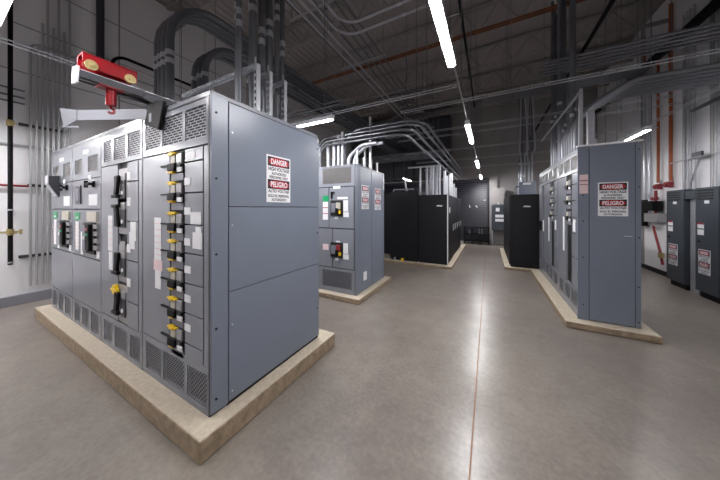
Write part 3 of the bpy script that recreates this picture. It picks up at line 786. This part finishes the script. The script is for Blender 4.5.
# conduits running along the room overhead
ZO = 5.0
conduit([(-2.87, -3.5, ZO), (-2.87, 11.5, ZO)], .02, 'overhead conduit running the length of the room, outermost of its rack', .3, mt='galv')
conduit([(-2.70, -3.5, ZO), (-2.70, 11.5, ZO)], .02, 'overhead conduit running the length of the room, second of its rack', .3, mt='galv')
conduit([(-2.55, -3.5, ZO), (-2.55, 4.05, ZO), (3.5, 4.05, ZO)], .022, 'overhead conduit with a wide bend turning right, outer of the pair', .36, [((-1.3, 4.05, ZO), (1, 0, 0))], mt='galv')
conduit([(-2.37, -3.5, ZO), (-2.37, 3.80, ZO), (3.5, 3.80, ZO)], .022, 'overhead conduit with a wide bend turning right, inner of the pair', .34, [((-1.3, 3.80, ZO), (1, 0, 0))], mt='galv')
for k, (x, z) in enumerate(((-3.0, 5.1), (-2.62, 5.12), (-2.46, 5.14), (-2.3, 5.12), (-2.14, 5.1))):
    conduit([(x, 3.0 if k else -3.5, z), (x, 11.5, z)], .016, 'thin overhead conduit along the left rack, %s from the left wall' % ORD[k], .3, group='thin rack conduits')
for k, y in enumerate((1.6, 3.2, 4.9, 6.6, 8.4, 10.2)):
    strut((-3.15, y, ZO - .03), (-2.0, y, ZO - .03), 'cross channel under the overhead left conduit rack, %s from the camera' % ORD[k], (.04, .96))
conduit([(-.36, -3.5, 4.5), (-.36, 7.6, 4.5)], .02, 'black sprinkler pipe running above the aisle', mt='black', cat='pipe', name='pipe')
conduit([(1.51, -3.5, 4.5), (1.51, 12.2, 4.5)], .03, 'black sprinkler pipe running above the right switchgear', mt='black', cat='pipe', name='pipe')
conduit([(3.5, -3.5, 5.2), (3.5, 12.2, 5.2)], .09, 'thick dark pipe along the top of the right wall', mt='black', cat='pipe', name='pipe', n=14)
# conduit bundle crossing above the middle cabinets and turning along the black cabinets
for k in range(3):
    o_ = .09 * k
    conduit([(-3.0 - o_, 3.88 + o_, PM + HM + .02), (-3.0 - o_, 3.88 + o_, 2.88 + .10 * k), (-1.24 + .0 * k + o_, 3.88 + o_, 2.88 + .10 * k), (-1.24 + o_, 11.5, 2.88 + .10 * k)], .024,
            'conduit of the bundle that arches over the middle gray cabinets, %s from the floor up' % ORD[k], .26, group='arching bundle')
conduit([(-2.55, 4.1, PM + HM + .02), (-2.55, 4.1, 3.16), (-1.0, 4.1, 3.16), (-1.0, 11.5, 3.16)], .024, 'highest arching conduit with a wide curve above the middle gray cabinets', .42)
mr_ = [(-2.89, 2.86), (-2.743, 2.86), (-2.635, 2.86), (-2.541, 2.86)]
for k, x in enumerate((-2.90, -2.75, -2.64, -2.545)):
    conduit([(x, 4.02, PM + HM + .02), (x, 4.02, 2.95 + .06 * k)], .036, 'silver conduit standing on the middle gray cabinet, %s from left' % ORD[k], .12, mt='galv', group='stubs on the middle cabinet')
for k, (x, y) in enumerate(((-2.40, 4.0), (-2.30, 4.05))):
    conduit([(x, y, PM + HM + .02), (x, y, 2.62), (x + .28, y, 2.82), (x + .6, y, 2.82)], .034, 'curved silver conduit on the middle gray cabinet, %s from left' % ORD[k], .3, mt='galv', group='curved conduits on the middle cabinet')
for k, (x, y, h) in enumerate(((-2.2, 3.98, 2.72), (-2.12, 4.1, 2.6), (-2.30, 4.5, 2.9), (-2.2, 4.6, 2.65), (-2.12, 4.72, 2.6), (-2.16, 4.45, 2.55))):
    conduit([(x, y, PM + HM + (.02 if y < 4.28 else 0)), (x, y, h)], .022, 'short silver conduit stub on top of the middle cabinets, %s from the aisle end' % ORD[k], .1, mt='galv', group='short stubs')
strut((-2.05, 4.2, 2.4 + .0), (-2.05, 4.2001, 2.4), 'x') if False else None
tag(MB().m('galv').box(-2.06, -2.02, 4.2, 4.24, PM + HM + .02, 3.4).build('support_post', None, (-2.04, 4.22, PM + HM + .02)), 'vertical strut post on the corner of the middle gray cabinet', 'post')

# pipes on the black cabinets
zb = 2.0
for k, (x, y, r, h) in enumerate(((-1.62, 7.2, .035, 2.86), (-1.54, 7.3, .03, 2.86), (-1.44, 7.15, .045, 2.86), (-1.36, 7.25, .045, 2.84), (-1.25, 7.2, .03, 2.86), (-1.12, 7.2, .045, 2.7),
                                  (-1.12, 7.6, .04, 2.6), (-1.12, 8.2, .03, 2.72), (-1.12, 8.6, .045, 2.8), (-1.12, 9.2, .04, 2.5), (-1.12, 9.8, .04, 2.4))):
    conduit([(x, y, zb), (x, y, h)], r, 'pale silver conduit standing on the left black cabinets, %s from the camera' % ORD[k], .1, mt='galv', group='conduits on the left black cabinets')
for k, x in enumerate((-1.775, -1.30)):
    tag(MB().m('galv').box(x, x + .04, 6.95, 6.99, zb if k else 2.0, 2.80).build('support_post', None, (x + .02, 6.97, zb)), 'strut post on the front of the left black cabinets, %s' % ('left' if k == 0 else 'right'), 'post')
tag(MB().m('galv').box(-2.12, -1.18, 6.95, 6.99, 2.80, 2.84).build('support_channel', None, (-1.6, 6.97, 2.80)), 'cross channel on the two posts of the left black cabinets', 'support channel')
conduit([(-2.62, 7.1, 2.13), (-2.62, 7.1, 2.2), (-2.0, 7.1, 2.2)], .025, 'bent pale conduit lying over the taller black cabinet', .1, mt='galv')
conduit([(-2.3, 7.4, 2.13), (-2.36, 7.4, 2.55)], .03, 'leaning pale conduit on the taller black cabinet', .1, mt='galv')
# pipes on the gray box behind the right black cabinet
for k, x in enumerate((1.08, 1.18, 1.30, 1.40)):
    conduit([(x, 10.85, 2.6), (x, 10.85, 3.3 + .3 * (k % 2)), (x + (.1 if k % 2 else -.06), 10.85, 3.8), (x, 10.85, 6.2)], .03, 'silver cranked conduit rising behind the right black cabinet, %s from left' % ORD[k], .2, mt='galv', group='conduits behind the right black cabinet')

# risers from the right switchgear to the ceiling
TOPR = PR + HR + .03
for k, y in enumerate((5.3, 5.55, 5.85, 6.1, 6.3, 6.5, 6.72, 6.95, 7.2)):
    x = 1.24 + .08 * (k % 3)
    conduit([(x, y, TOPR), (x, y, 6.2)], .03 + .006 * (k % 2), 'dark conduit rising from the right switchgear to the ceiling, %s from the near end' % ORD[k], .2,
            [((x, y, 3.2 + .17 * (k % 4)), (0, 0, 1))], group='risers on the right switchgear')
for k, (x, y) in enumerate(((1.04, 10.98), (1.12, 10.99), (1.22, 10.98), (1.32, 10.99), (1.42, 10.98))):
    conduit([(x, y, 2.6), (x, y, 6.2)], .035, 'dark rear conduit above the gray cabinet behind the right black cabinet, %s from left' % ORD[k], .2, [((x, y, 3.3), (0, 0, 1))], group='rear risers behind the right black cabinet')
# frame posts on the near end of the right switchgear
tag(MB().m('galv').box(1.115, 1.155, 4.42, 4.46, TOPR, 3.30).build('support_post', None, (1.135, 4.44, TOPR)), 'thin strut post at the near left corner on top of the right switchgear', 'post')
tag(MB().m('galv').box(1.23, 1.30, 4.50, 4.57, TOPR, 3.0).box(1.30, 1.33, 4.51, 4.56, TOPR, 2.60).build('support_post', None, (1.26, 4.53, TOPR)), 'thick galvanized post on top of the right switchgear, beside the thin corner post', 'post')
strut((1.14, 4.48, 3.26), (1.14, 7.3, 3.26), 'channel running back over the right switchgear top', (.9,))
# conduits arching from above the right switchgear to the right wall
for k in range(6):
    y = 4.75 + .13 * k
    conduit([(1.16, y, TOPR), (1.16, y, 3.05 + .0 * k), (1.75, y, 3.42), (3.3, y, 3.42), (3.3, 6.3 + .1 * k, 3.42)], .03,
            'dark conduit arching from the right switchgear to the right wall, %s from the camera' % ORD[k], .5, group='arching conduits on the right')
for k in range(5):
    conduit([(.9, 5.6 + .13 * k, 4.35), (3.4, 5.6 + .13 * k, 4.35)], .024, 'overhead conduit crossing to the right wall, %s from the camera' % ORD[k], .2, group='crossing overhead conduits')
for k in range(4):
    conduit([(-.2, 8.6 + .14 * k, 5.1), (3.5, 8.6 + .14 * k, 5.1)], .03, 'high conduit crossing near the right wall, %s from the camera' % ORD[k], .2, group='high crossing conduits')
for k, (y, z) in enumerate(((5.9, 3.45), (6.9, 3.6), (7.6, 3.35), (9.0, 3.3), (10.2, 3.2))):
    strut((-2.4, y, z), (3.2, y, z), 'cross channel over the far aisle, %s from the camera' % ORD[k], (.1, .5, .9))
for k, y in enumerate((4.6, 4.72, 5.3)):
    conduit([(-6.9, y, 4.0 + .15 * k), (-2.95, y, 4.0 + .15 * k)], .022, 'overhead conduit crossing from the left wall, %s from the camera' % ORD[k], .2, group='left crossing conduits')

# left wall conduits
for k, y in enumerate((.955, 1.018, 1.083, 1.14, 1.205, 1.265, 1.33, 1.395)):
    top = 4.5 if k < 2 else 4.0
    pts = [(-6.97, y, .29), (-6.97, y, top), (-6.97, 3.6, top)] if k < 2 else [(-6.97, y, .29), (-6.97, y, 5.9 if k % 2 else 4.9)]
    conduit(pts, .0165, 'vertical conduit on the left wall beside the switchgear, %s from the camera' % ORD[k], .12, mt='wallpipe', group='left wall conduits')
for k, z in enumerate((3.40, 3.50, 3.62)):
    conduit([(-6.985, -3.5, z), (-6.985, .9, z)], .014, 'thin horizontal conduit on the left wall, %s from the floor up' % ORD[k], .1, group='left wall horizontals')
conduit([(-6.985, -3.5, 2.69), (-6.985, 1.3, 2.69)], .02, 'horizontal silver conduit high on the white left wall', .1, mt='galv')
conduit([(-6.985, -3.5, 2.005), (-6.985, .96, 2.005)], .018, 'thin red pipe running along the left wall', .1, mt='redpipe', cat='pipe', name='pipe')
for k, z in enumerate((.78, 2.0, 3.03)):
    tag(MB().m('darkgray').box(-7.03, -6.99, .84 if k != 1 else .93, 1.36, z, z + .045).build('wall_channel', None, (-7.0, 1.1, z)), 'dark strut channel behind the left wall conduits, %s from the floor' % ORD[k], 'support channel')
# black standpipe with valves
o = conduit([(-6.90, .75, .70), (-6.90, .75, 6.3)], .027, 'thick black vertical standpipe with brass valves on the left wall', mt='black', cat='pipe', name='standpipe', group='standpipe', n=14)
off = (-6.90, .75, .70)
for z in (1.235, 3.02):
    MB().m('brass').cyl((-6.9, .75, z - .05), (-6.9, .75, z + .05), .04, 14).cyl((-6.9, .75, z), (-6.80, .75, z), .018, 10).cyl((-6.80, .70, z + .02), (-6.80, .80, z - .02), .01, 8).cyl((-6.9, .64 if z < 2 else .71, z), (-6.9, .86 if z < 2 else .79, z), .016, 10).cyl((-6.9, .85 if z < 2 else .76, z - .04), (-6.9, .85 if z < 2 else .76, z + .04), .016, 8).build('valve', o, off)['label'] = 'brass valve'
for z in (.74, 1.6): MB().m('galv').cyl((-6.9, .75, z - .012), (-6.9, .75, z + .012), .036, 14).box(-7.0295, -6.9, .735, .765, z - .01, z + .01).build('pipe_clamp', o, off)
conduit([(-6.97, 1.8, 4.6), (-6.97, 1.8, 6.62)], .06, 'dark downpipe high on the left wall', mt='darkgray', cat='pipe', name='pipe', n=14)
conduit([(-6.9, 1.95, 4.2), (-6.9, 1.95, 4.85), (-6.9, 3.6, 4.85)], .03, 'bent black pipe high on the left wall', .25, mt='black', cat='pipe', name='pipe')
tag(MB().m('black').cyl((-6.9, 2.05, .155), (-6.9, 2.05, 2.9), .03).build('pipe', None, (-6.9, 2.05, .155)), 'thin black vertical pipe behind the left end of the switchgear', 'pipe') if False else None

# right wall conduits
for k, y in enumerate((9.294, 9.063)):
    conduit([(3.68, y, 1.2), (3.68, y, 5.8)], .026, 'galvanized conduit on the right wall behind the right switchgear, %s from the far end' % ORD[k], .1, mt='galv', group='far right wall conduits')
rw = [7.843, 7.693, 7.579, 7.497, 7.39, 7.094, 7.025, 6.936, 6.871, 6.80, 6.72, 6.65, 6.57, 6.49]
for k, y in enumerate(rw):
    zz = 2.0 if (6.40 < y < 6.93 or 7.23 < y < 7.76) else 1.97
    conduit([(3.62 if zz == 2.0 else 3.70, y, zz + .002), (3.62 if zz == 2.0 else 3.70, y, 5.7)], .019, 'galvanized conduit rising above the right wall panels, %s from the far end' % ORD[k], .1, mt='wallpipe', group='conduits above the right wall panels')
conduit([(3.57, 6.2, 2.62), (3.57, 8.0, 2.62)], .012, 'thin horizontal conduit across the risers above the wall panels', .1, mt='galv')
tag(MB().m('darkgray').box(3.56, 3.59, 7.10, 7.34, 2.60, 2.72).build('junction_box', None, (3.57, 7.2, 2.6)), 'gray junction box among the risers above the wall panels', 'box')
conduit([(3.60, 7.44, 2.0), (3.58, 7.44, 2.1), (3.56, 7.16, 2.55)], .016, 'slanting thin conduit under the gray junction box', .05, mt='galv')
# orange conduits and red fire devices
conduit([(3.66, 8.66, 2.25), (3.66, 8.66, 5.35), (3.66, 9.25, 5.35), (3.66, 9.25, 6.2)], .026, 'orange pipe with a jog at its top on the right wall', .05, mt='orange', cat='pipe', name='pipe')
conduit([(3.66, 8.20, 2.25), (3.66, 8.20, 6.3)], .030, 'straight orange pipe on the right wall', mt='orange', cat='pipe', name='pipe')
for k, y in enumerate((8.68, 8.28)):
    t = thing('fire_alarm_sounder', 'red fire alarm sounder on the right wall, %s' % ('left under the jogged orange pipe' if k == 0 else 'right under the straight orange pipe'), 'fire alarm', (3.719, y, 2.15 if k == 0 else 2.17), 0)
    MB().m('redpipe').box(-.10, 0, -.065, .065, -.06, .07).cyl((-.13, 0, .0), (-.10, 0, 0), .05, 12).build('sounder_body', t, bevel=.01)
    MB().m('galv').box(-.02, .02, -.05, .05, .06, .16).build('bracket', t)
t = thing('riser_assembly', 'red sprinkler riser with black switch box below the red fire alarm sounders', 'fire riser', (3.62, 8.66, 1.2), 0)
MB().m('redpipe').cyl((0, 0, .28), (0, 0, .86), .03, 12).cyl((-.01, -.06, .66), (-.01, .1, .66), .045, 12).build('riser_pipe', t)
MB().m('black').box(-.12, .06, -.15, .33, .36, .60).build('switch_box', t, bevel=.01)
MB().m('redpipe').tube(fillet([(0, .1, -.02), (-.02, 0, -.15), (-.06, -.32, -.62), (-.04, -.36, -.9)], .1), .024, 10).build('drain_pipe', t)
MB().m('brass').cyl((-.06, -.35, -.62), (-.06, -.35, -.74), .05, 10).build('valve', t)
tag(MB().m('clear').box(3.56, XR - .005, 8.46, 9.02, 1.28, 1.50).build('wall_box', None, (3.64, 8.7, 1.28)), 'pale gray box below the black switch box on the red riser', 'box')
tag(MB().m('black').box(3.60, XR - .005, 9.15, 9.36, 1.15, 1.85).build('wall_box', None, (3.65, 9.2, 1.15), bevel=.02), 'tall black box on the right wall at the edge of the right switchgear', 'box')

# ------------------------------------------------------------------ breaker hoist on the left switchgear
XH = -2.545
BRK = [(-2.541, 2.544), (-2.309, 2.495), (-2.393, 2.273), (-2.65, 2.359)]
t = thing('breaker_hoist', 'red trolley hoist on a rail projecting from the left switchgear top', 'hoist', (XH, .95, TOPL), 0)
off = t.location
m = MB().m('galv').bar((XH, .545, 2.565), (XH, 1.30, 2.565), .012, .05)
for s_ in (-1, 1): m.m('galv').bar((XH + s_ * .028, .545, 2.592), (XH + s_ * .028, 1.30, 2.592), .044, .007).m('darkgray').bar((XH + s_ * .05, .545, 2.565), (XH + s_ * .05, 1.30, 2.565), .006, .048)
m.build('rail', t, off, smooth=False)
MB().m('signwhite').prism([(XH - .07, 2.515), (XH + .035, 2.50), (XH + .06, 2.61), (XH - .045, 2.625)], 1, .53, .542).build('end_plate', t, off)['label'] = 'white end plate'
m = MB().m('red')
for s_ in (-1, 1): m.box(XH + s_ * .055 - .005, XH + s_ * .055 + .005, .555, .85, 2.622, 2.715)
m.box(XH - .06, XH + .06, .555, .85, 2.708, 2.72).box(XH - .05, XH + .05, .64, .78, 2.53, 2.55)
tr = m.build('trolley', t, off, bevel=.002); tr['label'] = 'red steel trolley frame'
for y in (.595, .805):
    for s_ in (-1, 1): MB().m('brass').cyl((XH + s_ * .060, y, 2.64), (XH + s_ * .078, y, 2.64), .034, 18).cyl((XH + s_ * .078, y, 2.64), (XH + s_ * .088, y, 2.64), .013, 8).build('wheel', tr, off)
MB().m('red').cyl((XH, .715, 2.41), (XH, .715, 2.54), .031, 18).build('hoist_drum', t, off)
hk = [(XH, .715, 2.41)] + [(XH, .715 + .018 * math.sin(a), 2.373 + .02 * math.cos(a)) for a in [k * PI / 6 for k in range(0, 9)]]
MB().m('red').tube(hk, .009, 8).build('hook', t, off)
m = MB().m('gasket').prism(BRK, 1, .95, .978)
m.build('rail_bracket', t, off, bevel=.006)
MB().m('midgray').box(-2.545, -2.50, .946, .951, 2.36, 2.43).build('rating_plate', t, off)
MB().m('darkgray').bar((XH - .03, .70, 2.53), (XH - .03, 1.2, 2.53), .02, .03).bar((XH + .05, .9, 2.55), (XH + .10, 1.0, 2.50), .03, .04).build('brace', t, off)
# swung-out arm of the hoist
p0, p1 = Vector((-2.64, .965, 2.452)), Vector((-3.20, .675, 2.445))
m = MB().m('armgray').bar(p0, p1, .006, .088); sd = (p1 - p0).normalized().cross(Vector((0, 0, 1)))
d = (p1 - p0).normalized()
m.raw([tuple(q) for q in (p1 + Vector((0, 0, .062)) + d * .13, p1 + Vector((0, 0, .044)) - d * .02, p1 + Vector((0, 0, -.11)) + d * .095, p1 + Vector((0, 0, -.044)) - d * .02,
       p1 + Vector((0, 0, .062)) + d * .13 - sd * .01, p1 + Vector((0, 0, .044)) - d * .02 - sd * .01, p1 + Vector((0, 0, -.11)) + d * .095 - sd * .01, p1 + Vector((0, 0, -.044)) - d * .02 - sd * .01)],
      [(0, 1, 3, 2), (4, 6, 7, 5), (0, 4, 5, 1), (2, 3, 7, 6), (0, 2, 6, 4), (1, 5, 7, 3)])
q0 = p1 + Vector((0, 0, -.105)) + d * .095
m.raw([tuple(q0), tuple(q0 - d * .12 + Vector((0, 0, .012))), tuple(q0 - sd * .03), tuple(q0 + Vector((0, 0, -.006))), tuple(q0 - d * .12 + Vector((0, 0, -.004))), tuple(q0 - sd * .03 + Vector((0, 0, -.006)))],
      [(0, 1, 2), (5, 4, 3), (0, 3, 4, 1), (1, 4, 5, 2), (2, 5, 3, 0)])
m.build('swing_arm', t, off, smooth=False)['label'] = 'pale gray sheet steel swing arm'

# ------------------------------------------------------------------ camera, world, view
cd = bpy.data.cameras.new('camera'); cam = bpy.data.objects.new('camera', cd); COL.objects.link(cam)
cam.location = (0, 0, 1.63); cam.rotation_euler = (PI / 2, 0, math.atan((489 - 360) / 240))
cd.sensor_width = 36; cd.lens = 240 / 720 * 36; cd.shift_y = -32 / 720; cd.clip_start = .05
S.camera = cam
w = bpy.data.worlds.new('world'); S.world = w; w.use_nodes = True
w.node_tree.nodes['Background'].inputs[0].default_value = (.5, .5, .52, 1)
w.node_tree.nodes['Background'].inputs[1].default_value = .0
vs = S.view_settings
vs.view_transform = 'Standard'; vs.look = 'None'; vs.gamma = 1; vs.use_curve_mapping = False; vs.exposure = 0.80
S.cycles.max_bounces = 8; S.cycles.transparent_max_bounces = 12
S.cycles.use_denoising = True
